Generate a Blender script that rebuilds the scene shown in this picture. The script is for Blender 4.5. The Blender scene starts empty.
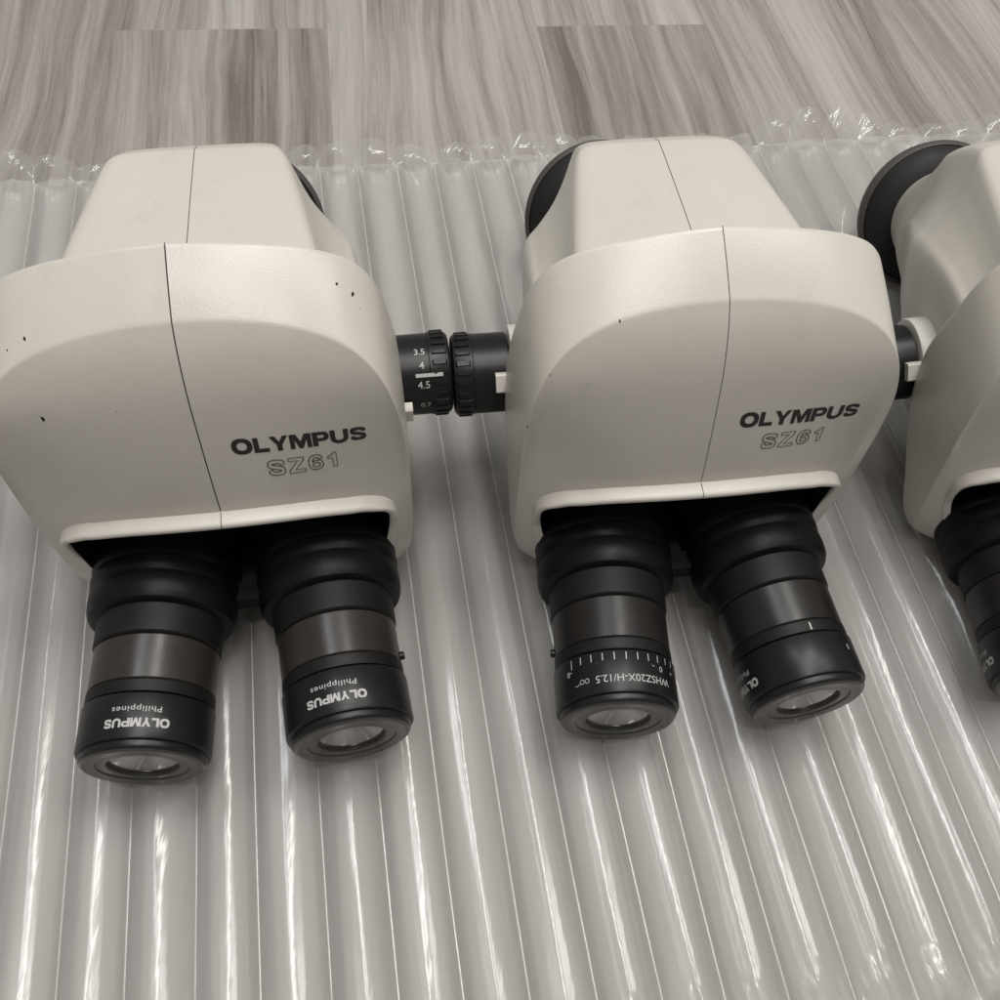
import bpy, math, random
import numpy as np
from mathutils.bvhtree import BVHTree
from mathutils import Vector, Matrix, Euler
S = 0.001                      # everything is measured in millimetres
R = math.radians
random.seed(7); rng = np.random.default_rng(7)
sc = bpy.context.scene
C = sc.collection

# ------------------------------------------------------------------ camera
cd = bpy.data.cameras.new('camera'); cam = bpy.data.objects.new('camera', cd); C.objects.link(cam)
rt = Vector((0.99280875, 0.10077871, 0.06460991)); up = Vector((-0.11971127, 0.83579417, 0.53583329)); fw = Vector((0, 0.53971452, -0.84184811))
m = Matrix((rt, up, -fw)).transposed().to_4x4(); m.translation = Vector((0, 0, 292.83*S)); cam.matrix_world = m
cd.sensor_width = 36; cd.sensor_fit = 'HORIZONTAL'; cd.lens = 36*934.47/1000; cd.clip_start = 0.01; cd.clip_end = 50
sc.camera = cam

# ------------------------------------------------------------------ light of the room
w = bpy.data.worlds.new('World'); sc.world = w; w.use_nodes = True
bg = w.node_tree.nodes['Background']; bg.inputs[0].default_value = (1.0, 0.97, 0.94, 1); bg.inputs[1].default_value = 0.25
def area(name, loc, target, sx, sy, power, col=(1, .965, .915)):
    l = bpy.data.lights.new(name, 'AREA'); l.shape = 'RECTANGLE'; l.size = sx; l.size_y = sy; l.energy = power; l.color = col
    o = bpy.data.objects.new(name, l); C.objects.link(o); o.location = loc
    o.rotation_euler = (Vector(target)-Vector(loc)).to_track_quat('-Z', 'Y').to_euler(); return o
area('ceiling_light', (0.20, 0.60, 2.1), (0.05, .30, 0), 0.26, 1.1, 18.0, (1, .965, .915))
area('ceiling_light', (-0.55, 0.60, 2.1), (0, .2, 0), 0.26, 1.1, 9.0, (.92, .965, 1))
area('ceiling_light', (1.05, 0.55, 2.1), (0, .2, 0), 0.30, 0.9, 10.0, (1, .965, .93))
area('ceiling_light', (0.0, -0.26, 2.1), (0, .15, 0), 0.70, 0.11, 9.0, (1, .95, .93))
sc.view_settings.view_transform = 'Standard'; sc.view_settings.look = 'None'
sc.view_settings.exposure = 0.17; sc.view_settings.gamma = 1.0; sc.view_settings.use_curve_mapping = False
sc.render.engine = 'CYCLES'
sc.cycles.transparent_max_bounces = 24; sc.cycles.max_bounces = 10

# ------------------------------------------------------------------ materials
def mat(name):
    m = bpy.data.materials.new(name); m.use_nodes = True; nt = m.node_tree
    return m, nt, nt.nodes['Principled BSDF']
def N(nt, t, **k):
    n = nt.nodes.new(t)
    for a, b in k.items(): setattr(n, a, b)
    return n
def mixcol(nt, fac, a, b, blend='MIX'):
    n = N(nt, 'ShaderNodeMix', data_type='RGBA', blend_type=blend); L = nt.links
    for i, v in ((0, fac), (6, a), (7, b)):
        if isinstance(v, bpy.types.NodeSocket): L.new(v, n.inputs[i])
        else: n.inputs[i].default_value = v if i == 0 else (*v, 1)
    return n.outputs[2]
def math_(nt, op, a, b=None):
    n = N(nt, 'ShaderNodeMath', operation=op)
    for i, v in enumerate((a, b)):
        if v is None: continue
        if isinstance(v, bpy.types.NodeSocket): nt.links.new(v, n.inputs[i])
        else: n.inputs[i].default_value = v
    return n.outputs[0]
def ramp(nt, src, stops):
    n = N(nt, 'ShaderNodeValToRGB'); nt.links.new(src, n.inputs[0]); e = n.color_ramp.elements
    while len(e) < len(stops): e.new(.5)
    for i, (p, c) in enumerate(stops): e[i].position = p; e[i].color = (*c, 1) if len(c) == 3 else c
    return n.outputs[0]
def noise(nt, vec, scale, detail=4, rough=.5, dist=0):
    n = N(nt, 'ShaderNodeTexNoise'); nt.links.new(vec, n.inputs['Vector'])
    n.inputs['Scale'].default_value = scale; n.inputs['Detail'].default_value = detail
    n.inputs['Roughness'].default_value = rough; n.inputs['Distortion'].default_value = dist
    return n.outputs[0]
def bump(nt, h, strength, dist, bsdf):
    b = N(nt, 'ShaderNodeBump'); b.inputs['Strength'].default_value = strength; b.inputs['Distance'].default_value = dist
    nt.links.new(h, b.inputs['Height']); nt.links.new(b.outputs[0], bsdf.inputs['Normal'])

def painted(name, col, rough=.32, coat=.0):
    m, nt, b = mat(name); tc = N(nt, 'ShaderNodeTexCoord').outputs['Object']
    n1 = noise(nt, tc, 25, 3, .6)
    nt.links.new(mixcol(nt, ramp(nt, n1, [(.35, (0, 0, 0)), (.7, (1, 1, 1))]), col, tuple(c*f for c, f in zip(col, (.955, .95, .935)))), b.inputs['Base Color'])
    pc = b.inputs['Base Color'].links[0].from_socket
    sm = math_(nt, 'MULTIPLY', ramp(nt, noise(nt, tc, 46, 5, .7, .8), [(.56, (0, 0, 0)), (.72, (.30, .30, .30))]), ramp(nt, noise(nt, tc, 700, 3, .7), [(.4, (.2, .2, .2)), (.65, (1, 1, 1))]))
    nt.links.new(mixcol(nt, sm, pc, tuple(c*.62 for c in col)), b.inputs['Base Color'])
    n2 = noise(nt, tc, 1500, 2, .5)
    rr = math_(nt, 'MULTIPLY_ADD', n1, .12); rr.node.inputs[2].default_value = rough-.06
    nt.links.new(rr, b.inputs['Roughness'])
    b.inputs['Specular IOR Level'].default_value = .5
    bump(nt, n2, .2, .0002, b)
    return m
M_body = painted('cream_paint', (.550, .524, .476))
M_trim = painted('white_trim', (.63, .604, .555), .4)

def black(name, col, rough, bs=.15, metallic=0, spec=.3):
    m, nt, b = mat(name); tc = N(nt, 'ShaderNodeTexCoord').outputs['Object']
    n1 = noise(nt, tc, 60, 4, .6); n2 = noise(nt, tc, 1400, 2)
    base = mixcol(nt, n1, tuple(c*.85 for c in col), tuple(c*1.15 for c in col))
    dust = ramp(nt, noise(nt, tc, 1900, 1, .4), [(.735, (0, 0, 0)), (.79, (1, 1, 1))])
    dust = math_(nt, 'MULTIPLY', dust, ramp(nt, noise(nt, tc, 70, 2), [(.45, (0, 0, 0)), (.7, (.6, .6, .6))]))
    nt.links.new(mixcol(nt, dust, base, (.16, .155, .145)), b.inputs['Base Color'])
    rr = math_(nt, 'MULTIPLY_ADD', n1, .2); rr.node.inputs[2].default_value = rough-.1
    nt.links.new(rr, b.inputs['Roughness']); b.inputs['Metallic'].default_value = metallic; b.inputs['Specular IOR Level'].default_value = spec
    bump(nt, n2, bs, .00015, b); return m
M_black = black('satin_black', (.009, .009, .0095), .36)
M_matte = black('matte_black', (.008, .008, .0075), .5, spec=.22)
M_rubber = black('black_rubber', (.006, .006, .006), .42, spec=.14)
M_dark = black('bronze_black', (.026, .021, .018), .30, .1, spec=.45)
M_sleeve = black('sleeve_black', (.013, .0115, .0105), .34, .1, spec=.4)
M_void = black('recess_black', (.006, .006, .006), .7)
M_ring = black('dark_grey_ring', (.07, .061, .057), .55)
M_skirt = black('charcoal_skirt', (.011, .011, .0105), .6)
M_seam = black('seam_dark', (.05, .045, .038), .8)
M_chip = black('chip_dark', (.015, .014, .012), .8)
def flat(name, col, rough=.5):
    m, nt, b = mat(name); tc = N(nt, 'ShaderNodeTexCoord').outputs['Object']
    n1 = noise(nt, tc, 900, 2)
    nt.links.new(mixcol(nt, n1, tuple(c*.8 for c in col), col), b.inputs['Base Color']); b.inputs['Roughness'].default_value = rough
    return m
M_ink = flat('black_ink', (.014, .013, .012), .5)
M_white = flat('white_print_and_glint', (.46, .455, .44), .5)  # printed characters, and the painted glint on the knob
m, nt, b = mat('lens_glass'); M_lens = m
b.inputs['Base Color'].default_value = (.24, .235, .22, 1); b.inputs['Metallic'].default_value = .6; b.inputs['Roughness'].default_value = .04
b.inputs['Specular IOR Level'].default_value = 1.0; b.inputs['IOR'].default_value = 2.1; b.inputs['Coat Weight'].default_value = .3
M_face = black('rim_face', (.035, .033, .030), .26, .02, spec=.6)

# transparent film: see-through, faintly milky, glossy
def film(name, milk, milkcol, rough):
    m = bpy.data.materials.new(name); m.use_nodes = True; nt = m.node_tree; nt.nodes.clear(); L = nt.links
    out = N(nt, 'ShaderNodeOutputMaterial'); tc = N(nt, 'ShaderNodeTexCoord').outputs['Object']
    tr = N(nt, 'ShaderNodeBsdfTransparent'); tr.inputs[0].default_value = (.97, .965, .955, 1)
    df = N(nt, 'ShaderNodeBsdfDiffuse'); df.inputs[0].default_value = (*milkcol, 1)
    tl = N(nt, 'ShaderNodeBsdfTranslucent'); tl.inputs[0].default_value = (*milkcol, 1)
    a1 = N(nt, 'ShaderNodeMixShader'); a1.inputs[0].default_value = .45; L.new(df.outputs[0], a1.inputs[1]); L.new(tl.outputs[0], a1.inputs[2])
    mp = N(nt, 'ShaderNodeMapping'); L.new(tc, mp.inputs[0]); mp.inputs['Scale'].default_value = (1, .12, 1)
    n1 = noise(nt, mp.outputs[0], 45, 4, .6)
    fac = math_(nt, 'MULTIPLY_ADD', n1, .25); fac.node.inputs[2].default_value = milk-.125
    a2 = N(nt, 'ShaderNodeMixShader'); L.new(fac, a2.inputs[0]); L.new(tr.outputs[0], a2.inputs[1]); L.new(a1.outputs[0], a2.inputs[2])
    gl = N(nt, 'ShaderNodeBsdfGlossy'); gl.inputs['Roughness'].default_value = rough; gl.inputs[0].default_value = (1, 1, 1, 1)
    fr = N(nt, 'ShaderNodeFresnel'); fr.inputs[0].default_value = 1.5
    ff = math_(nt, 'MULTIPLY', fr.outputs[0], .95)
    a3 = N(nt, 'ShaderNodeMixShader'); L.new(ff, a3.inputs[0]); L.new(a2.outputs[0], a3.inputs[1]); L.new(gl.outputs[0], a3.inputs[2])
    mp2 = N(nt, 'ShaderNodeMapping'); L.new(tc, mp2.inputs[0]); mp2.inputs['Scale'].default_value = (1, .06, 1)
    n2 = noise(nt, mp2.outputs[0], 160, 3, .55)
    bp = N(nt, 'ShaderNodeBump'); bp.inputs['Strength'].default_value = .35; bp.inputs['Distance'].default_value = .0008; L.new(n2, bp.inputs['Height'])
    L.new(bp.outputs[0], gl.inputs['Normal']); L.new(a3.outputs[0], out.inputs[0])
    return m
M_film = film('clear_film', .46, (.83, .806, .782), .18)
M_film2 = film('clear_film_under', .82, (.86, .84, .815), .18)
M_flap = film('clear_film_edge', .26, (.76, .75, .73), .12)

# ------------------------------------------------------------------ object helpers
def mesh_obj(name, V, F, material, parent=None, smooth=True, sharp=None):
    me = bpy.data.meshes.new(name); me.from_pydata([tuple(c*S for c in v) for v in V], [], [tuple(f) for f in F]); me.update()
    me.materials.append(material)
    if smooth:
        me.polygons.foreach_set('use_smooth', [True]*len(me.polygons))
        if sharp: me.set_sharp_from_angle(angle=R(sharp))
    o = bpy.data.objects.new(name, me); C.objects.link(o)
    if parent is not None: o.parent = parent
    return o
def grid_faces(nr, nc, closed=False, off=0):
    F = []
    for r in range(nr-1):
        for c in range(nc if closed else nc-1):
            d = (c+1) % nc
            F.append((off+r*nc+c, off+r*nc+d, off+(r+1)*nc+d, off+(r+1)*nc+c))
    return F
def hermite(xs, ys, x):
    xs = np.array(xs, float); ys = np.array(ys, float)
    h = np.diff(xs); dl = np.diff(ys, axis=0)/(h if ys.ndim == 1 else h[:, None])
    mm = np.zeros_like(ys); mm[0] = dl[0]; mm[-1] = dl[-1]
    a = dl[:-1]; b_ = dl[1:]
    good = (a*b_) > 0
    with np.errstate(all='ignore'): mm[1:-1] = np.where(good, 2*a*b_/(a+b_+1e-30), 0)
    i = int(np.clip(np.searchsorted(xs, x)-1, 0, len(xs)-2)); t = np.clip((x-xs[i])/h[i], 0, 1)
    return (2*t**3-3*t**2+1)*ys[i]+(t**3-2*t**2+t)*h[i]*mm[i]+(-2*t**3+3*t**2)*ys[i+1]+(t**3-t**2)*h[i]*mm[i+1]
def cr(P, n):
    """Catmull-Rom through the rows of P, n samples per span"""
    P = np.array(P, float); Q = np.vstack([2*P[0]-P[1], P, 2*P[-1]-P[-2]]); out = []
    for i in range(len(P)-1):
        p0, p1, p2, p3 = Q[i:i+4]
        for k in range(n):
            t = k/n
            out.append(.5*((2*p1)+(-p0+p2)*t+(2*p0-5*p1+4*p2-p3)*t*t+(-p0+3*p1-3*p2+p3)*t**3))
    out.append(P[-1]); return np.array(out)
def lathe(name, prof, origin, axis, material, parent, n=96, ref=(0, 0, 1), caps=False, sharp=35):
    """prof: (distance along axis, radius)"""
    a = np.array(axis, float); a /= np.linalg.norm(a); r_ = np.array(ref, float); u = r_-a*(r_@a); u /= np.linalg.norm(u); v = np.cross(a, u)
    o = np.array(origin, float); V = []
    for s, r in prof:
        for k in range(n):
            t = 2*math.pi*k/n; V.append(o+a*s+u*r*math.cos(t)+v*r*math.sin(t))
    F = grid_faces(len(prof), n, True)
    if caps:
        F.append(tuple(reversed(range(n)))); F.append(tuple(range((len(prof)-1)*n, len(prof)*n)))
    return mesh_obj(name, V, F, material, parent, True, sharp)
def text_mesh(body, size, sx=1.0, bold=0.0, outline=0.0, spacing=1.0):
    """text as a flat mesh; returns vertices centred on x, baseline at y=0, cap height = size"""
    cu = bpy.data.curves.new('t', 'FONT'); cu.body = body; cu.size = size/0.70; cu.align_x = 'CENTER'; cu.space_character = spacing
    cu.offset = bold; cu.resolution_u = 6
    if outline: cu.fill_mode = 'NONE'; cu.bevel_depth = outline; cu.bevel_resolution = 0
    o = bpy.data.objects.new('t', cu); C.objects.link(o); bpy.context.view_layer.update()
    me = bpy.data.meshes.new_from_object(o.evaluated_get(bpy.context.evaluated_depsgraph_get()))
    V = [(v.co.x*sx, v.co.y, v.co.z) for v in me.vertices]; F = [tuple(p.vertices) for p in me.polygons]
    bpy.data.objects.remove(o); bpy.data.curves.remove(cu); bpy.data.meshes.remove(me)
    return V, F

def glyph_outlines():
    def sup(cx, cy, rx, ry, e=2.35, n=40):
        return [(cx+rx*math.copysign(abs(math.cos(t))**(2/e), math.cos(t)), cy+ry*math.copysign(abs(math.sin(t))**(2/e), math.sin(t))) for t in np.linspace(0, 2*math.pi, n, endpoint=False)]
    G = {}
    G['O'] = (1.36, [sup(.68, .5, .68, .53), sup(.68, .5, .325, .265)])
    G['L'] = (1.0, [[(0, 0), (0, 1), (.35, 1), (.35, .26), (1, .26), (1, 0)]])
    G['Y'] = (1.24, [[(0, 1), (.37, 1), (.62, .62), (.88, 1), (1.24, 1), (.795, .40), (.795, 0), (.445, 0), (.445, .40)]])
    G['M'] = (1.42, [[(0, 0), (0, 1), (.44, 1), (.71, .48), (.98, 1), (1.42, 1), (1.42, 0), (1.11, 0), (1.11, .62), (.83, 0), (.59, 0), (.31, .62), (.31, 0)]])
    arc = lambda cx, cy, rx, ry, a, b, n: [(cx+rx*math.cos(t), cy+ry*math.sin(t)) for t in np.radians(np.linspace(a, b, n))]
    G['P'] = (1.12, [[(0, 0), (0, 1)]+arc(.76, .67, .36, .33, 90, -90, 14)+[(.35, .34), (.35, 0)], [(.35, .775)]+arc(.70, .67, .085, .105, 90, -90, 8)+[(.35, .565)]])
    G['U'] = (1.22, [[(0, 1), (.34, 1)]+arc(.61, .42, .27, .195, 180, 360, 14)+[(.88, 1), (1.22, 1)]+arc(.61, .42, .61, .44, 0, -180, 24)])
    def stroke(c, th):
        c = cr([(x, y, 0) for x, y in c], 5)[:, :2]; t = np.gradient(c, axis=0); t /= np.linalg.norm(t, axis=1)[:, None]; nr = np.c_[-t[:, 1], t[:, 0]]
        w_ = np.array([th*(1+.28*abs(a[0]*a[1])*2) for a in t])[:, None]/2
        return [tuple(p) for p in np.vstack([c+nr*w_, (c-nr*w_)[::-1]])]
    G['S'] = (1.16, [stroke([(1.0, .67), (.93, .82), (.60, .895), (.27, .84), (.17, .73), (.27, .60), (.60, .51), (.90, .41), (.99, .28), (.88, .155), (.57, .11), (.26, .17), (.16, .34)], .222)])
    G['Z'] = (1.04, [[(.02, 1), (1.0, 1), (1.0, .80), (.38, .2), (1.04, .2), (1.04, 0), (0, 0), (0, .19), (.62, .8), (.02, .8)]])
    G['6'] = (1.0, [[tuple(p[:2]) for p in cr([(.95, .72, 0), (.90, .86, 0), (.75, .97, 0), (.52, 1, 0), (.25, .94, 0), (.08, .75, 0), (.03, .5, 0), (.07, .24, 0), (.24, .05, 0), (.5, 0, 0), (.77, .05, 0), (.94, .2, 0), (.97, .35, 0), (.9, .52, 0), (.75, .61, 0), (.55, .63, 0), (.40, .60, 0), (.28, .52, 0)], 3)]+[(.29, .60), (.34, .73), (.43, .80), (.54, .82), (.64, .79), (.70, .71)], sup(.52, .32, .235, .145, 2, 24)])
    G['1'] = (.72, [[(.40, 0), (.66, 0), (.66, 1), (.48, 1), (.42, .88), (.28, .80), (.10, .77), (.10, .62), (.40, .62)]])
    return G
def block_text(body, h, width, outline=0.0, gap=.07):
    """heavy extended capitals drawn as filled outlines, centred on x"""
    G = glyph_outlines(); tot = sum(G[c][0] for c in body)+gap*(len(body)-1); k = width/tot; x0 = -width/2
    cu = bpy.data.curves.new('t', 'CURVE'); cu.dimensions = '2D'; cu.fill_mode = 'NONE' if outline else 'BOTH'
    if outline: cu.bevel_depth = outline; cu.bevel_resolution = 0; cu.dimensions = '3D'; cu.fill_mode = 'FULL'
    for c in body:
        for lp in G[c][1]:
            sp_ = cu.splines.new('POLY'); sp_.points.add(len(lp)-1); sp_.use_cyclic_u = True
            for i, (x, y) in enumerate(lp): sp_.points[i].co = (x0+x*k, y*h, 0, 1)
        x0 += (G[c][0]+gap)*k
    o = bpy.data.objects.new('t', cu); C.objects.link(o); bpy.context.view_layer.update()
    me = bpy.data.meshes.new_from_object(o.evaluated_get(bpy.context.evaluated_depsgraph_get()))
    V = [(v.co.x, v.co.y, v.co.z) for v in me.vertices]; F = [tuple(p.vertices) for p in me.polygons]
    bpy.data.objects.remove(o); bpy.data.curves.remove(cu); bpy.data.meshes.remove(me)
    return V, F

# ------------------------------------------------------------------ floor of wood-look planks
ALW = R(-13.2)
UW = np.array([math.cos(ALW), -math.sin(ALW)]); VW = np.array([math.sin(ALW), math.cos(ALW)])
ZF = -42.5
V = []; F = []; PL = []
edges = [-140+(-127)*k for k in range(12, 0, -1)]+[-140, -13, 118, 229]+[229+127*k for k in range(1, 12)]
joint = {-140: 560, 118: 559, -13: 1572, 229: 1575, -267: 1570, 356: 1580}
for i in range(len(edges)-1):
    u0, u1 = edges[i], edges[i+1]
    j = joint.get(u0, 560 if i < 10 and i % 2 else 1575)
    vs = [j-915*k for k in range(3, -4, -1)]
    for v0, v1 in zip(vs[:-1], vs[1:]):
        b0 = len(V); g = .15
        for uu, vv in ((u0+g, v0+g), (u1-g, v0+g), (u1-g, v1-g), (u0+g, v1-g)):
            p = UW*uu+VW*vv; V.append((p[0], p[1], ZF)); 
        F.append((b0, b0+1, b0+2, b0+3)); r3 = rng.random(3); r3[2] = {(-140, False): .5, (-140, True): .10, (118, True): .12, (118, False): .5, (-13, True): .45}.get((u0, v0 < 500 < v1), r3[2]*.35+.22); PL.append(((u0, v0), r3))
fl = mesh_obj('floor', V, F, bpy.data.materials.new('wood_planks'), None, False); fl['kind'] = 'structure'
me = fl.data; uvl = me.uv_layers.new(name='grain'); at = me.attributes.new('plank', 'FLOAT_COLOR', 'FACE')
for p in me.polygons:
    (pu, pv), r3 = PL[p.index]; at.data[p.index].color = (*r3, 1)
    for li in p.loop_indices:
        co = me.vertices[me.loops[li].vertex_index].co; q = np.array((co.x, co.y))
        uvl.data[li].uv = (float(q@UW)+r3[0]*37, float(q@VW)+r3[1]*29)
m = me.materials[0]; m.use_nodes = True; nt = m.node_tree; b = nt.nodes['Principled BSDF']; L = nt.links
uv = N(nt, 'ShaderNodeUVMap', uv_map='grain').outputs[0]
# a slow warp bends the grain, then it is stretched along the plank
mp0 = N(nt, 'ShaderNodeMapping'); L.new(uv, mp0.inputs[0]); mp0.inputs['Scale'].default_value = (8, 2.4, 1)
wn = N(nt, 'ShaderNodeTexNoise'); L.new(mp0.outputs[0], wn.inputs[0]); wn.inputs['Scale'].default_value = 1.6; wn.inputs['Detail'].default_value = 2
vm = N(nt, 'ShaderNodeVectorMath', operation='MULTIPLY_ADD'); L.new(wn.outputs['Color'], vm.inputs[0]); vm.inputs[1].default_value = (.026, 0, 0); L.new(uv, vm.inputs[2])
mp1 = N(nt, 'ShaderNodeMapping'); L.new(vm.outputs[0], mp1.inputs[0]); mp1.inputs['Scale'].default_value = (1, .026, 1)
g1 = noise(nt, mp1.outputs[0], 30, 2, .5, .5)
g2 = noise(nt, mp1.outputs[0], 150, 4, .65, .4)
g3 = noise(nt, mp1.outputs[0], 430, 3, .7)
g4 = noise(nt, uv, 420, 2, .6)
s1 = math_(nt, 'MULTIPLY', g1, .54); s2 = math_(nt, 'MULTIPLY_ADD', g2, .32); L.new(s1, s2.node.inputs[2])
s3 = math_(nt, 'MULTIPLY_ADD', g3, .17); L.new(s2, s3.node.inputs[2])
s4 = math_(nt, 'MULTIPLY_ADD', g4, .07); L.new(s3, s4.node.inputs[2])
pa = N(nt, 'ShaderNodeAttribute', attribute_name='plank'); sp = N(nt, 'ShaderNodeSeparateColor'); L.new(pa.outputs['Color'], sp.inputs[0])
s5 = math_(nt, 'MULTIPLY_ADD', sp.outputs[2], .17); L.new(s4, s5.node.inputs[2])
g5 = noise(nt, mp1.outputs[0], 64, 3, .55, .6); g6 = noise(nt, uv, 9, 2, .5)
vn = math_(nt, 'ABSOLUTE', math_(nt, 'SUBTRACT', g5, .5)); vn = ramp(nt, vn, [(0, (1, 1, 1)), (.018, (.5, .5, .5)), (.05, (0, 0, 0))])
vm_ = math_(nt, 'MULTIPLY', vn, ramp(nt, g6, [(.42, (0, 0, 0)), (.6, (1, 1, 1))]))
s5 = math_(nt, 'SUBTRACT', s5, math_(nt, 'MULTIPLY', vm_, .07))
colr = ramp(nt, s5, [(.45, (.125, .111, .098)), (.52, (.19, .173, .152)), (.59, (.26, .241, .215)), (.65, (.33, .311, .282)), (.73, (.40, .38, .349))])
L.new(colr, b.inputs['Base Color'])
b.inputs['Roughness'].default_value = .5
bump(nt, g3, .12, .0001, b)

# ------------------------------------------------------------------ cushion of clear air columns
ALC = R(-15.2)
UC = np.array([math.cos(ALC), -math.sin(ALC)]); VC = np.array([math.sin(ALC), math.cos(ALC)])
PITCH = 19.95; U0 = 14.0; ZVAL = -28.6
KA, KB = -12, 20
VSEAL_F, VSEAL_N = 411.0, -4.0

def wob(x, s, seed):
    r = np.random.default_rng(seed); ph = r.random(6)*6.28; fr = (r.random(6)*.8+.3)*s; a = r.random(6)
    return sum(a[k]*np.sin(x*fr[k]+ph[k]) for k in range(6))/3.

HEADS = {'A': (-68.01, 82.24, 14.133, -1.315, 0.0, 0.0), 'B': (78.66, 113.87, 11.662, -2.717, -.139, .53), 'C': (229.4, 145.0, 9.2, -10.0, -1.4, 3.9)}
def pose_matrix(p):
    return Matrix.Translation((p[0]*S, p[1]*S, p[5]*S)) @ Euler((R(p[4]), R(p[3]), R(p[2])), 'XYZ').to_matrix().to_4x4()
# lowest points of each head: they press the columns down
CONTACT = []
for k, p in HEADS.items():
    Mx = pose_matrix(p)
    for pt, rad in (((0, 224.5, -31), 16), ((-12, 224.5, -30), 12), ((12, 224.5, -30), 12), ((0, 195, -26), 24), ((-32, 2, -19), 6), ((32, 2, -19), 6), ((-30, 14, -20), 6), ((30, 14, -20), 6), ((-28, 53, -24), 3), ((28, 53, -24), 3),
                    ((-40, 75, -18), 12), ((0, 75, -19), 12), ((40, 75, -18), 12), ((-46, 90, -19), 12), ((-52, 80, -10), 10)):
        q = Mx @ Vector((pt[0]*S, pt[1]*S, pt[2]*S))/S; CONTACT.append((q.x, q.y, q.z, rad))
CONTACT = np.array(CONTACT)
def press(X, Y, Z):
    for cx, cy, cz, rad in CONTACT:
        d = np.hypot(X-cx, Y-cy)
        lim = np.maximum(cz-.6+np.maximum(d-rad, 0)**1.6*(.035 if cz < -26 else .12), ZF+1.2)
        Z = np.where(Z-lim > -6, .5*(Z+lim)-.5*np.sqrt((Z-lim)**2+.4), Z)
    return Z
NS = 34
ts = np.concatenate([[0, .0035, .007, .0099], .0101+.9798*(.35*np.linspace(0, 1, NS+1)+.65*(1-np.cos(np.linspace(0, math.pi, NS+1)))/2), [.9901, .993, .9965, 1]])
vv = np.concatenate([np.linspace(VSEAL_N, VSEAL_N+26, 26, endpoint=False), np.linspace(VSEAL_N+26, VSEAL_F-26, 130, endpoint=False), np.linspace(VSEAL_F-26, VSEAL_F, 40)])
V = []; F = []; nV = 0
VCH = []
def column_sheet(k, sign):
    """one air column (top or bottom half) as a grid of along x across"""
    global nV
    v = vv[:, None]; x = (2*ts-1)[None, :]
    ua = U0+PITCH*k+wob(v, .012, 500+k); ub = U0+PITCH*(k+1)+wob(v, .012, 501+k)
    tf = np.clip((VSEAL_F+wob(k*7.0, .3, 3)*2.5-v)/15., 0, 1); tn = np.clip((v-VSEAL_N)/20., 0, 1)
    cap = np.sqrt(1-(1-tf)**2)*np.sqrt(1-(1-tn)**2)
    h = (6.9+wob(v, .02, 100+k)*.35+wob(k*3.1, 1, 9)*.6)*cap; skew = .17*wob(k*2.3+v*.004, 1.1, 19)
    endp = 1-np.minimum(np.clip((VSEAL_F-v)/26., 0, 1), tn)
    xi = x/.98; ins = np.abs(xi) < 1; xs = xi+skew*(1-np.minimum(xi*xi, 1))
    e = np.where(ins, np.maximum(1-np.abs(xs)**2.0, 0)**.97, 0)
    weld = (.01+.10*np.clip(wob(v, .03, 700+k)+wob(k*1.7, 1.3, 71)*.8, 0, 1))*(1-((1-np.abs(x))/.02)**2)
    z = ZVAL+sign*h*e+np.where(ins, 0, weld if sign > 0 else weld-.12)
    z = z+sign*endp*cap*(.9*np.sin(x*11.5+k*2.1)+.7*np.sin(x*20.5+k*5.3+v*.25)+.8*np.sin(v*.55+k*1.7)*e)*(e**.5)*.6*(1+.5*math.sin(k*12.9))
    z = z+sign*.16*np.sin(x*4.5+v*.045+k*4)*e
    rr = np.random.default_rng(900+k*2+sign)          # fine lengthwise creases that come and go
    for q in range(4):
        x0 = rr.uniform(-.75, .75)+.10*wob(v, .015, int(rr.integers(1e6))); am = rr.uniform(.05, .20)*np.clip(.4+wob(v, .02, int(rr.integers(1e6))), 0, 1); wd = rr.uniform(.035, .08)
        z = z+sign*am*np.exp(-((x-x0)/wd)**2)*e*(1 if rr.random() < .6 else -1)
    z = z+sign*(.16+.12*np.clip(wob(v, .02, 800+k), -1, 1))*np.exp(-((x-.12*wob(v, .010, 820+k)-.1*math.sin(k*2.7))/.055)**2)*e      # the fold down the middle of each column
    for q in range(int(rr.integers(2, 6))):            # short dents across a column
        v0 = rr.uniform(10, 395); x0 = rr.uniform(-.6, .6)
        z = z-sign*rr.uniform(.1, .5)*np.exp(-((v-v0-8*x)/rr.uniform(3, 9))**2-((x-x0)/.35)**2)*e
    u = ua+(ub-ua)*ts[None, :]+endp*.6*np.sin(v*.5+k)*e
    P = np.stack([UC[0]*u+VC[0]*v, UC[1]*u+VC[1]*v, z], -1).reshape(-1, 3)
    VCH.append(P); nf = grid_faces(len(vv), len(ts), False, nV); nV += len(P)
    F.extend(nf); return len(nf)
MI = []
for k in range(KA, KB):
    MI += [0]*column_sheet(k, 1)
    MI += [1]*column_sheet(k, -1)
A = np.vstack(VCH)
A[:, 2] = np.maximum(press(A[:, 0], A[:, 1], A[:, 2]), ZF+.6)
V = A.tolist()
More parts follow.
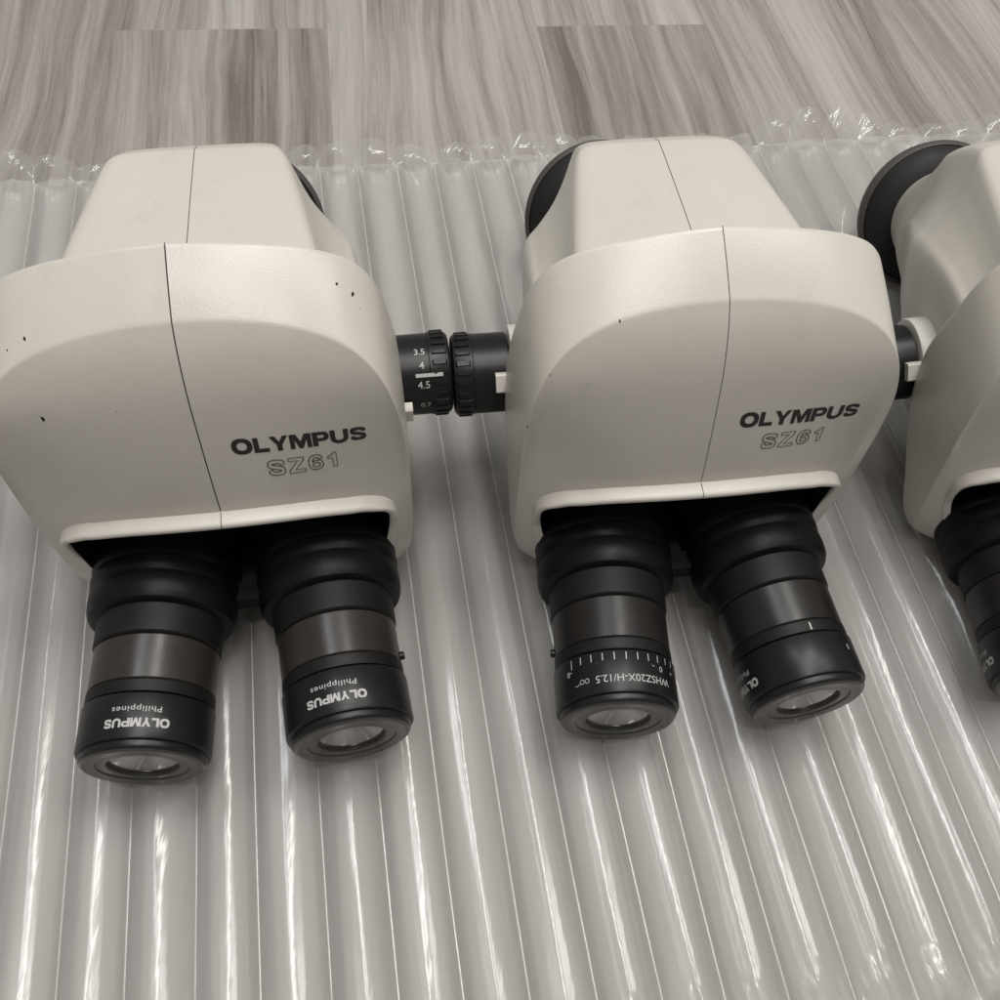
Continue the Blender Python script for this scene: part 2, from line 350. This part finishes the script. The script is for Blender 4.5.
# flat sealed strip beyond the columns: crumpled, with a free edge
def ridge(x, s, seed): return 1-2*abs(((wob(x, s, seed)*1.7+x*s*.11) % 1)-.5)
def strip(v0, v1, nrow, seed, lift):
    base = len(V); nu = 1500; us = np.linspace(U0+PITCH*KA, U0+PITCH*KB, nu)
    for r in range(nrow+1):
        f = r/nrow
        for u in us:
            kk = (u-U0)/PITCH; ph = kk-math.floor(kk); arch = math.sin(math.pi*ph)**.7
            edge = 1+.16*wob(u, .12, seed)+.05*wob(u, .5, seed+1)
            v = v0+(v1-v0)*f*edge
            tall = max(0, wob(u, .045, seed+2)*1.9+.30)        # here and there the strip stands up
            body_ = 5.5*math.sin(min(f*2.2, 1)*math.pi/2)*(1-.55*f)*arch     # the air still bulges it a little near the seal
            z = ZVAL-2.5*f+body_+f*lift*tall**1.3*(.35+.8*arch)
            z += 3.2*math.sin(f*math.pi*.8+.1)*wob(u+7*f, .17, seed+3)+1.1*math.sin(f*2.6)*(ridge(u-10*f, .30, seed+5)-.5)
            z += .5*f*wob(v*2+u*.35, .25, seed+6)
            v += (1 if v1 > v0 else -1)*f*2.2*wob(u, .33, seed+4)
            p = UC*u+VC*v; V.append((p[0], p[1], max(z, ZF+1.0)))
    nf = grid_faces(nrow+1, nu, False, base); F.extend(nf); return len(nf)
MI += [2]*strip(VSEAL_F-.2, VSEAL_F+12, 14, 41, 11)
MI += [2]*strip(VSEAL_N+.2, VSEAL_N-34, 10, 77, 6)
cu_ = mesh_obj('air_column_cushion', V, F, M_film, None, True)
cu_.data.materials.append(M_film2); cu_.data.materials.append(M_flap)
cu_.data.polygons.foreach_set('material_index', MI)
cu_['label'] = 'clear inflated plastic air column sheet on the wood planks under the three microscope heads'; cu_['category'] = 'air cushion'

# ------------------------------------------------------------------ the microscope head, in its own millimetres
ZY = [(-25, 60), (0, 60.2), (20, 60.9), (44.2, 62.4), (58.5, 64.8), (77, 68.9), (88, 71.8), (96, 75.0), (102, 78.3), (107.2, 82.2)]
def yprof(z): return float(hermite([a for a, b in ZY], [b for a, b in ZY], z))
CRE = [(0, 107.2), (12, 106.8), (25, 105.2), (34, 103.2), (42, 100.0), (48, 95.6), (52.3, 89.5), (55, 82), (56.9, 72), (58.0, 58), (58.4, 40), (58.5, 25), (58.2, 10), (57.2, -4), (53.5, -13), (45, -17), (20, -18), (0, -18)]
REA = [(0, 117.4), (12, 116.7), (25, 115.0), (36, 112.6), (45, 108.8), (50.8, 103), (54.4, 95), (56.6, 84), (58.2, 72), (59, 58), (59.3, 40), (59.3, 25), (59, 9), (58, -6), (54, -15), (45, -19), (20, -20), (0, -20)]
REY = [101, 101, 101, 101, 101, 101.2, 101.8, 103, 105, 107, 105.5, 99.5, 89.5, 83, 80, 80, 80, 80]
HOL = [(0, 44.3), (10, 44.1), (20, 43.4), (30, 42.0), (38, 40.0), (43.2, 38.6), (47.8, 36.0), (50.6, 33.2), (52.2, 29.5), (52.6, 24), (52.2, 18), (51.0, 11), (49, 4), (46, -2), (41, -5), (34, -5.5), (18, -5.5), (0, -5.5)]
def yoff(x, z):
    t = min(max((92-z)/48., 0), 1); return 6.6*(abs(x)/50.)**2.1*t*t*(3-2*t)
CRY = [82.2, 81.9, 81.0, 79.6, 77.6, 75.2, 72.8, 71.0, 70.0, 70.0, 70.2, 70.6, 71.2, 72.5, 74, 75, 76, 76]
SUB = 5
def full(P3):
    """mirror a right-half curve (x>=0, top to bottom) into a closed loop"""
    Rr = cr(P3, SUB); Lf = Rr[1:-1][::-1].copy(); Lf[:, 0] *= -1
    return np.vstack([Rr, Lf])
cre = full([(x, y, z) for (x, z), y in zip(CRE, CRY)])
rea = full([(x, y, z) for (x, z), y in zip(REA, REY)])
hol = full([(x, yprof(z)+yoff(x, z), z) for x, z in HOL])
def shrink(Lp, dx):      # move a loop inwards in x,z along its normal
    c = Lp.copy(); n = len(Lp)
    t = np.roll(Lp, -1, 0)-np.roll(Lp, 1, 0); nx, nz = -t[:, 2], t[:, 0]; l = np.hypot(nx, nz)+1e-9
    sgn = 1 if ((nx/l)[n//4]*(Lp[n//4, 0]) < 0) else -1
    c[:, 0] += sgn*nx/l*dx; c[:, 2] += sgn*nz/l*dx; return c
def panel_row(k):
    P = cre*(1-k)+hol*k; Q = P.copy()
    for i in range(len(P)):
        rec = cre[i, 1]-yprof(cre[i, 2])-yoff(cre[i, 0], cre[i, 2])
        Q[i, 1] = yprof(P[i, 2])+yoff(P[i, 0], P[i, 2])+rec*(1-k)**2.6
    return Q
KS = [0, .006, .012, .03, .07, .11, .16, .22, .29, .37, .45, .54, .63, .72, .81, .89, .95, 1.0]
PAN = [panel_row(k) for k in KS]
def build_head(key):
    pose = HEADS[key]
    root = bpy.data.objects.new('microscope_head', None); C.objects.link(root); root.empty_display_size = .02
    root.matrix_world = pose_matrix(pose)
    # --- front housing: rear rim, band, crease, front panel down to the eyepiece opening
    rows = []
    inner = shrink(rea, 9); inner[:, 1] += 1; rows.append(inner)
    r1 = shrink(rea, 2.0); r1[:, 1] += .3; rows.append(r1)
    r1 = shrink(rea, .9); r1[:, 1] += .15; rows.append(r1)
    r2 = shrink(rea, .25); r2[:, 1] -= .25; rows.append(r2)
    for f in (.03, .07, .25, .5, .75, .93, .975):
        P = rea*(1-f)+cre*f; n = shrink(P, -1)-P; P += n*.45*math.sin(math.pi*f); rows.append(P)
    c0 = cre*.55+PAN[1]*.25+(rea*.02+cre*.98)*.2
    rows.append(c0); rows += PAN[1:]
    n = len(cre); Rw = np.array(rows); c0_ = Rw[:, 0]; t_ = np.gradient(c0_, axis=0); t_[:, 0] = 0; t_ /= np.linalg.norm(t_, axis=1)[:, None]+1e-9
    out_ = np.c_[np.zeros(len(t_)), t_[:, 2], -t_[:, 1]]
    gw = .21 if key == 'A' else .14
    def at_x(nb, x):
        f_ = (x/nb[:, 0])[:, None]; return c0_*(1-f_)+nb*f_
    R1, L1 = Rw[:, 1], Rw[:, -1]; step = .10 if key == 'A' else .0
    cols = [c0_-out_*.55, at_x(R1, gw*.8)-out_*.5, at_x(R1, gw), at_x(R1, gw+.25)]+[Rw[:, i] for i in range(1, n)]+[at_x(L1, -gw-.25)+out_*step, at_x(L1, -gw)+out_*step, at_x(L1, -gw*.8)-out_*.5]
    Rw = np.stack(cols, 1); nh = Rw.shape[1]; V = Rw.reshape(-1, 3); F = grid_faces(len(rows), nh, True)
    housing = mesh_obj('housing', V, F, M_body, root, True, 50)
    # --- hood round the eyepiece opening
    hr = []; o0 = shrink(hol, -.7)
    def setrow(P, dy, dz=0): Q = P.copy(); Q[:, 1] += dy*(np.clip((Q[:, 2]-16)/20., .08, 1) if dy < 0 else 1); Q[:, 2] += dz; return Q
    hr.append(setrow(o0, .8)); hr.append(setrow(o0, -.3)); hr.append(setrow(o0, -3.6, -.25)); hr.append(setrow(shrink(o0, .15), -4.3, -.35)); hr.append(setrow(shrink(o0, .6), -4.75, -.4))
    hr.append(setrow(shrink(o0, 1.8), -4.8, -.4)); hr.append(setrow(shrink(o0, 2.3), -4.5, -.4)); hr.append(setrow(shrink(o0, 2.6), -3.8, -.3)); hr.append(setrow(shrink(o0, 2.9), 2, 0))
    mesh_obj('eyepiece_hood', np.vstack(hr), grid_faces(len(hr), n, True), M_trim, root, True, 60)
    # --- dark recess behind the hood
    rc = [setrow(shrink(o0, 2.75), -2.6, -.2), setrow(shrink(o0, 3.4), 6), setrow(shrink(o0, 5.0), 24)]
    Vr = np.vstack(rc); Fr = grid_faces(len(rc), n, True); Fr.append(tuple(range(2*n, 3*n)))
    mesh_obj('recess', Vr, Fr, M_void, root, True, 40)
    # --- zoom body behind the housing: sections along the objective axis
    oc = np.array((0, 241., -1.)); ax = np.array((0, -.877, .480)); up_ = np.array((0, .480, .877))
    sec = [  # s, N, T, W, n1, Nb
        (7, 22, 8, 22.0, 5, 22), (16, 24.5, 10, 24.0, 6, 24.5), (30, 29.5, 13, 28.5, 8, 29), (48, 36, 18, 32, 10, 35), (66, 42, 22.5, 37.5, 12, 41), (82, 46, 25, 43.0, 13, 46),
        (98, 48.6, 26.5, 47.5, 14, 50), (103.5, 48.7, 27.3, 48, 14, 51), (107, 47.6, 28.5, 48.4, 14, 52), (118, 42.9, 30.6, 49.0, 13, 54), (130, 37.7, 32.6, 49.6, 11, 55), (140, 33.2, 34.2, 50, 8, 55), (150, 28.6, 35.8, 50.5, 4, 55), (170, 19.6, 38, 51, -2, 50)]
    def section(s, Nn, T, W, n1, Nb):
        def cc(f, g): return (T+(W-T)*f, Nn+(n1-Nn)*g)
        circ = max(0, min(1, (60-s)/50.))
        pts = [(0, Nn), (T*.4, Nn), (T*.75, Nn-.25), (T*.93, Nn-.9), (T+.6, Nn-2.6), cc(.14, .22), cc(.28, .42), cc(.48, .64), cc(.74, .84), cc(.93, .97), (W, n1-6), (W, n1-18), (W*.99, -Nb*.55), (W*.90, -Nb*.8), (W*.68, -Nb*.95), (W*.35, -Nb), (0, -Nb)]
        out = []
        for i, (x, n_) in enumerate(pts):
            th = math.pi*i/(len(pts)-1); r = (Nn+W+Nb)/3
            out.append((x*(1-circ)+r*math.sin(th)*circ, n_*(1-circ)+r*math.cos(th)*circ))
        return out
    svals = np.concatenate([np.linspace(7, 96, 26), np.linspace(97.5, 109, 14), np.linspace(112, 170, 16)])
    keys = [a[0] for a in sec]; dat = np.array([a[1:] for a in sec], float); rows = []
    for s in svals:
        pr_ = hermite(keys, dat, s); P = cr(section(s, *pr_), 5); Lf = P[1:-1][::-1].copy(); Lf[:, 0] *= -1; P = np.vstack([P, Lf])
        rows.append(oc+ax*s+np.outer(P[:, 0], (1, 0, 0))+np.outer(P[:, 1], up_))
    nn = len(rows[0]); Vb = np.vstack(rows); Fb = grid_faces(len(rows), nn, True)
    mesh_obj('zoom_body', Vb, Fb, M_body, root, True, 45)
    # --- objective mount: charcoal skirt with a lighter rim
    lathe('objective_skirt', [(10, 18), (9.6, 22.5), (8.3, 26.0), (6.6, 28.6), (6.2, 29.3), (3.2, 31.4), (1.2, 32.9)], oc, ax, M_skirt, root)
    lathe('objective_ring', [(1.8, 33.0), (.8, 34.2), (-.8, 34.7), (-6, 33.6), (-7, 32.8), (-7, 26), (-3, 25.5)], oc, ax, M_ring, root)
    lathe('objective_lens', [(-3, 26), (-3.8, 14), (-4, .01)], oc, ax, M_lens, root)
    # --- zoom knobs on both sides, with collar and index tab
    for sd in (-1, 1):
        ky, kz, kr = (121.3, 36.5, 14.5) if sd < 0 else (119.0, 34.0, 14.5)
        kp = [(56.5, 12), (57, 14.9), (57.4, 15.3), (67.2, 15.3), (67.5, 15.5)]
        kn = lathe('zoom_knob', [(56.5, 8), (56.8, 13.6), (57.2, 14.25), (69.2, 14.25), (69.5, 14.5), (74.6, 14.5), (75.9, 14.1), (76.6, 13.2), (76.8, 11.5), (76.8, 6), (76.0, 5.6), (76.0, .01)], (0, ky, kz), (sd, 0, 0), M_black, root)
        lathe('knob_collar', [(44, 16.4), (55.2, 16.6), (55.9, 16.2), (56.1, 15.3), (56.1, 10)], (0, ky, kz), (sd, 0, 0), M_trim, root)
        for j in range(26):       # raised grip ribs on the outer half
            th = 2*math.pi*(j+.35)/26; wd = .45 if j % 4 else .9
            Vv = []
            for x in (70.2, 70.7, 74.9, 75.4):
                for a_, rr in ((-wd, kr+.0), (-wd*.8, kr+.6), (wd*.8, kr+.6), (wd, kr+.0)):
                    q = rr if x in (70.7, 74.9) else kr-.1
                    t2 = th+a_/kr; Vv.append((sd*x, ky+q*math.cos(t2), kz+q*math.sin(t2)))
            mesh_obj('grip_rib', Vv, grid_faces(4, 4)+[(0, 1, 2, 3), (12, 13, 14, 15)], M_black, kn, False)
        # index tab: a white block standing on the collar over the knob
        el = R(180-37) if sd < 0 else R(180-0)
        Vv = []; cy_, cz_ = math.cos(el), math.sin(el); ty, tz = -cz_, cy_
        for x in (50, 62.2):
            for a_, rr in ((-3.3, 14.8), (-3.3, 17.6), (-2.8, 18.3), (2.8, 18.3), (3.3, 17.6), (3.3, 14.8)):
                Vv.append((sd*x, ky+rr*cy_+a_*ty, kz+rr*cz_+a_*tz))
        mesh_obj('index_tab', Vv, grid_faces(2, 6, True)+[(0, 1, 2, 3, 4, 5), (6, 7, 8, 9, 10, 11)], M_trim, root, False)
        if sd > 0:
            mv = []; mf = []
            for body, eldeg, size, x0 in (('3.5', 180-82, 2.3, 66.2), ('4', 180-62, 2.5, 66.6), ('4.5', 180-35, 2.5, 66.8), ('0.7', 180-2, 2.1, 67.0)):
                Tv, Tf = text_mesh(body, size, 1.0, .02); o_ = len(mv)
                for x, y, z in Tv:
                    t2 = R(eldeg)-(y-size/2)/14.3; mv.append((x0+x, ky+14.31*math.cos(t2), kz+14.31*math.sin(t2)))
                mf += [tuple(i+o_ for i in f) for f in Tf]
            mesh_obj('magnification_scale', mv, mf, M_white, kn, False)
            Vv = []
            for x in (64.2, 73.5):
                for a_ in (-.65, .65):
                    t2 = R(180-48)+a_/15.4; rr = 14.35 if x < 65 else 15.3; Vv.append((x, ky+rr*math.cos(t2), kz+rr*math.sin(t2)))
            mesh_obj('knob_glint', Vv, [(0, 1, 3, 2)], M_white, kn, False)  # lamp glint on a raised rib, painted as a white bar
    # --- eyepieces
    web = [(x, y, z) for y in (55, 62) for x, z in ((-6, -7), (6, -7), (4, 0), (-4, 0))]
    mesh_obj('rubber_web', web, grid_faces(2, 4, True)+[(0, 1, 2, 3), (4, 5, 6, 7)], M_void, root, False)
    for sd in (-1, 1):
        e0 = np.array((sd*32.14, 0, 0.)); d = np.array((-sd*.078, 1, .004)); d /= np.linalg.norm(d)      # points back into the head
        boot = lathe('rubber_boot', [(47.6, 19), (47.8, 21.5), (48.6, 23.0), (50.4, 23.8), (53.5, 24.1), (56.5, 24.0), (57.6, 23.5), (58.2, 23.5), (59.4, 24.1), (62, 24.3), (63.2, 23.8), (63.8, 23.7), (65, 24.3), (68.5, 24.6), (70, 24.1), (71, 23.9), (76, 24.8), (88, 26)], e0, d, M_rubber, root)
        ep = lathe('eyepiece', [(18.6, 18.6), (18.6, 19.5), (19.2, 19.7), (22.2, 19.7), (22.5, 19.4), (22.8, 19.2), (37.4, 19.2), (37.6, 18.9), (37.9, 19.6), (38.4, 20.1), (48.0, 20.3), (50.5, 20.4)], e0, d, M_matte, root)
        lathe('metal_sleeve', [(22.9, 19.2), (23.1, 19.55), (37.0, 19.6), (37.3, 19.3)], e0, d, M_dark if key == 'A' else M_sleeve, ep)
        lathe('diopter_ring', [(18.1, 19.0), (17.9, 20.0), (17.4, 20.2), (4.5, 20.2), (3.9, 19.95), (3.7, 19.3), (3.6, 18.3)], e0, d, M_black, ep)
        lathe('end_ring', [(4.0, 18.2), (3.8, 18.95), (2.3, 19.0), (1.6, 18.75), (1.2, 18.3)], e0, d, M_black, ep)
        lathe('front_face', [(1.25, 18.4), (.95, 18.2), (.72, 17.8), (.72, 17.0), (.95, 14.0), (1.3, 13.85), (1.25, 13.5), (1.3, 11.0), (1.65, 10.6), (3.4, 10.5)], e0, d, M_face, ep)
        lathe('lens', [(2.75, 10.52), (2.3, 9), (1.9, 6.4), (1.7, 3.2), (1.62, .01)], e0, d, M_lens, ep)
        # local frame of the tube: u up, v to the right
        u = np.array((0, 0, 1.))-d*d[2]; u /= np.linalg.norm(u); vr = np.cross(d, u)
        if vr[0] < 0: vr = -vr
        def on_tube(body, size, s, phi, rad, sx=1.0, bold=0.0, flip=True, spacing=1.0):
            Tv, Tf = block_text(body, size, size*sx*7.1/1.32) if body == 'OLYMPUS' else text_mesh(body, size, sx, bold, 0, spacing); out = []
            for x, y, z in Tv:
                ph = R(phi)-x/rad; ss = s+1.6-(y-size/2)       # tops of the letters towards the lens
                out.append(e0+d*ss+(u*math.cos(ph)+vr*math.sin(ph))*rad)
            return out, Tf
        def marks(lst, nm, material=M_white, rad=20.26):
            mv = []; mf = []
            for a in lst:
                v_, f_ = on_tube(*a[:5], **a[5]) if len(a) > 5 else on_tube(*a[:5]); o_ = len(mv); mv += v_; mf += [tuple(i+o_ for i in f) for f in f_]
            return mv, mf
        def tick(phi, s0, s1, wdt, rad=20.26):
            return [e0+d*(s+1.6)+(u*math.cos(R(phi)+a_)+vr*math.sin(R(phi)+a_))*rad for s in (s0, s1) for a_ in (-wdt/rad, wdt/rad)], [(0, 1, 3, 2)]
        mv = []; mf = []
        def add(vf):
            o_ = len(mv); mv.extend(vf[0]); mf.extend([tuple(i+o_ for i in f) for f in vf[1]])
        camphi = {('A', -1): 17.1, ('A', 1): 2.7, ('B', -1): -8.9, ('B', 1): -22.5, ('C', -1): -24.3, ('C', 1): -34.4}[(key, sd)]
        def maker(ph):
            add(on_tube('OLYMPUS', 2.7, 6.9, ph, 20.26, sx=1.32, bold=.07, spacing=1.03))
            add(on_tube('Philippines', 1.75, 11.0, ph-1, 20.26, sx=1.25, bold=.01, spacing=1.1))
        def scale(ph):     # dioptre scale and the description of the eyepiece
            for j, a_ in enumerate(np.linspace(-47, 39, 9)):
                add(tick(ph+a_, 15.4, 12.9 if j else 12.2, .16))
            add(on_tube('-8', 1.9, 10.9, ph-50, 20.26, sx=1.1)); add(on_tube('-', 1.9, 11.2, ph+33, 20.26, sx=1.1)); add(on_tube('0', 1.9, 10.9, ph+42, 20.26, sx=1.1))
            for a_ in (50, 60, 70): add(tick(ph+a_, 15.4, 13.2, .16))
            add(on_tube('+', 1.9, 10.9, ph+58, 20.26))
            add(on_tube('WHSZ20X-H/12.5', 2.4, 6.8, ph+14, 20.26, sx=1.0, bold=.01, spacing=1.0))
            # spectacles sign: two rounds and a bent side arm
            g = []
            for cx in (0, 1.75):
                c_ = [(cx+.72*math.cos(t), .85+.72*math.sin(t)) for t in np.linspace(0, 6.283, 17)]; g += list(zip(c_[:-1], c_[1:]))
            g += [((2.4, 1.1), (3.4, 1.7)), ((3.4, 1.7), (4.1, 1.9)), ((4.1, 1.9), (4.4, 1.5))]
            for (xa, ya), (xb, yb) in g:
                t = np.array((xb-xa, yb-ya)); nrm = np.array((-t[1], t[0]))/np.linalg.norm(t)*.11; q = []
                for px_, py_ in ((xa, ya), (xb, yb)):
                    for sg in (-1, 1):
                        x = px_+sg*nrm[0]; y = py_+sg*nrm[1]; p_ = R(ph-31)-x/20.26
                        q.append(e0+d*(9.5-y)+(u*math.cos(p_)+vr*math.sin(p_))*20.26)
                add((q, [(0, 1, 3, 2)]))
        if key == 'A':
            maker(camphi+(-10 if sd < 0 else -9)); 
        elif key == 'B' and sd < 0: scale(camphi+6)
        elif key == 'B': maker(camphi-66); tk = tick(camphi+27, 16.9+3.0, 17.3, .28, 19.76); mesh_obj('index_mark', tk[0], tk[1], M_white, ep, False)
        else: maker(camphi-78)
        if key == 'B' and sd > 0: tk = on_tube('0', 1.9, 11.0, camphi+62, 20.26); mesh_obj('dioptre_scale', tk[0], tk[1], M_white, ep, False)
        mesh_obj('lettering', mv, mf, M_white, ep, False)
        # small set screw on the outer side of the sleeve
        if (key, sd) in (('A', 1), ('B', -1)):
            sa = camphi+sd*84
            dirv = u*math.cos(R(sa))+vr*math.sin(R(sa)); lathe('set_screw', [(18.5, 1.4), (20.6, 1.4), (20.9, 1.1), (20.9, .5), (20.3, .45), (20.3, .01)], e0+d*(25.6), dirv, M_black, ep, 24, ref=tuple(d))
    # --- lettering on the front panel
    def on_panel(nm, body, size, xc, zb, tilt=0, **kw):
        Tv, Tf = block_text(body, size, **kw); out = []; bvh = BVHTree.FromPolygons([tuple(v) for v in V], F)
        for x, y, z in Tv:
            X = xc+x; Z = zb+y+tilt*x; yy = bvh.ray_cast(Vector((X, 20, Z)), Vector((0, 1, 0)))[0].y
            out.append((X, yy-.10-z*.5, Z))
        mesh_obj(nm, out, Tf, M_ink, root, False)
    on_panel('maker_lettering', 'OLYMPUS', 5.6, 27.4, 66.9, tilt=-.045, width=38.6)
    on_panel('model_lettering', 'SZ61', 6.2, 27.0, 57.2, tilt=-.045, width=20.5, outline=.14, gap=.22)
    # --- the parting line down the middle
    line = []
    pts = [oc+ax*s+up_*(float(hermite(keys, dat[:, 0], s))+.04) for s in np.linspace(158, 98, 40)]
    def ribbon(pts, w, lift):
        pts = np.array(pts); Vv = []
        for i, p in enumerate(pts):
            t = pts[min(i+1, len(pts)-1)]-pts[max(i-1, 0)]; n_ = np.array((0, -t[2], t[1])); n_ /= np.linalg.norm(n_)+1e-9
            if n_[2]*.7-n_[1]*.7 < 0: n_ = -n_
            for sg in (-1, 1): Vv.append(p+n_*lift+np.array((sg*w/2, 0, 0)))
        return Vv, grid_faces(len(pts), 2)
    Vv, Fv = ribbon(pts, .24, .03)
    mesh_obj('parting_line', Vv, Fv, M_seam, root, False)
    band = [r[0] for r in rows_band(rea, cre)]+[p[0] for p in PAN]
    Vv, Fv = ribbon([p+np.array((0, .30, -.1)) for p in band], .22, .0)
    mesh_obj('parting_line', Vv, Fv, M_seam, root, False)
    hp = [h[0] for h in hr[1:7]]; Vv, Fv = ribbon(hp, .24, .05); mesh_obj('parting_line', Vv, Fv, M_seam, root, False)
    # --- chips in the paint
    chips = {'A': [(49.4, 63.5, .55), (44.0, 85.5, .0)], 'B': [], 'C': []}[key]
    return root, housing
def rows_band(rea, cre):
    out = []
    for f in (.0, .03, .07, .25, .5, .75, .93, .975):
        P = rea*(1-f)+cre*f; n = shrink(P, -1)-P; P += n*.45*math.sin(math.pi*f); out.append(P)
    return out

heads = {}
for key in 'ABC':
    heads[key] = build_head(key)
labels = {'A': 'leftmost cream microscope head, its two eyepieces marked OLYMPUS, knob with white magnification numbers',
          'B': 'middle cream microscope head whose left eyepiece carries a dioptre scale and WHSZ20X writing',
          'C': 'rightmost cream microscope head cut off by the frame, large dark objective ring showing'}
for key, (root, h) in heads.items():
    root['label'] = labels[key]; root['category'] = 'microscope head'; root['group'] = 'stereo microscope heads lying in a row on the air cushion'

# chips in the paint: small dark specks lying on the housing skin
from mathutils.bvhtree import BVHTree
from mathutils import noise as mn
dg = bpy.context.evaluated_depsgraph_get(); TREE = {k: BVHTree.FromObject(h, dg) for k, (r_, h) in heads.items()}
for key, p, r, el in (('A', (44.9, 91, 110), .6, 1.3), ('A', (49.5, 90, 106.5), .75, 1.5), ('A', (51.4, 87, 104), .25, 1), ('A', (-37.5, 84, 103), .6, 1.6), ('A', (-42, 83, 100), .35, 1.2),
                      ('A', (-38.7, 71.9, 85.5), .65, 1.9), ('A', (-19.3, 72.1, 86), .22, 1), ('B', (-31.1, 80.2, 104), .4, 1.6), ('B', (-50.7, 73.8, 90.9), .3, 1), ('B', (-56, 67.9, 71.8), .7, 1)):
    root, h = heads[key]; loc, nrm, _, _ = TREE[key].find_nearest(Vector(p)*S)
    if nrm.y*.5-nrm.z*.8 > 0: nrm = -nrm
    a = nrm.orthogonal().normalized(); b_ = nrm.cross(a)
    a, b_ = (a*.6+b_*.8), (b_*.6-a*.8)
    Vv = [tuple(loc/S+nrm*.06+(a*math.cos(2*math.pi*k/9)*el+b_*math.sin(2*math.pi*k/9))*r*.7*(.7+.5*random.random())) for k in range(9)]
    mesh_obj('paint_chip', Vv, [tuple(range(9))], M_chip, root, False)
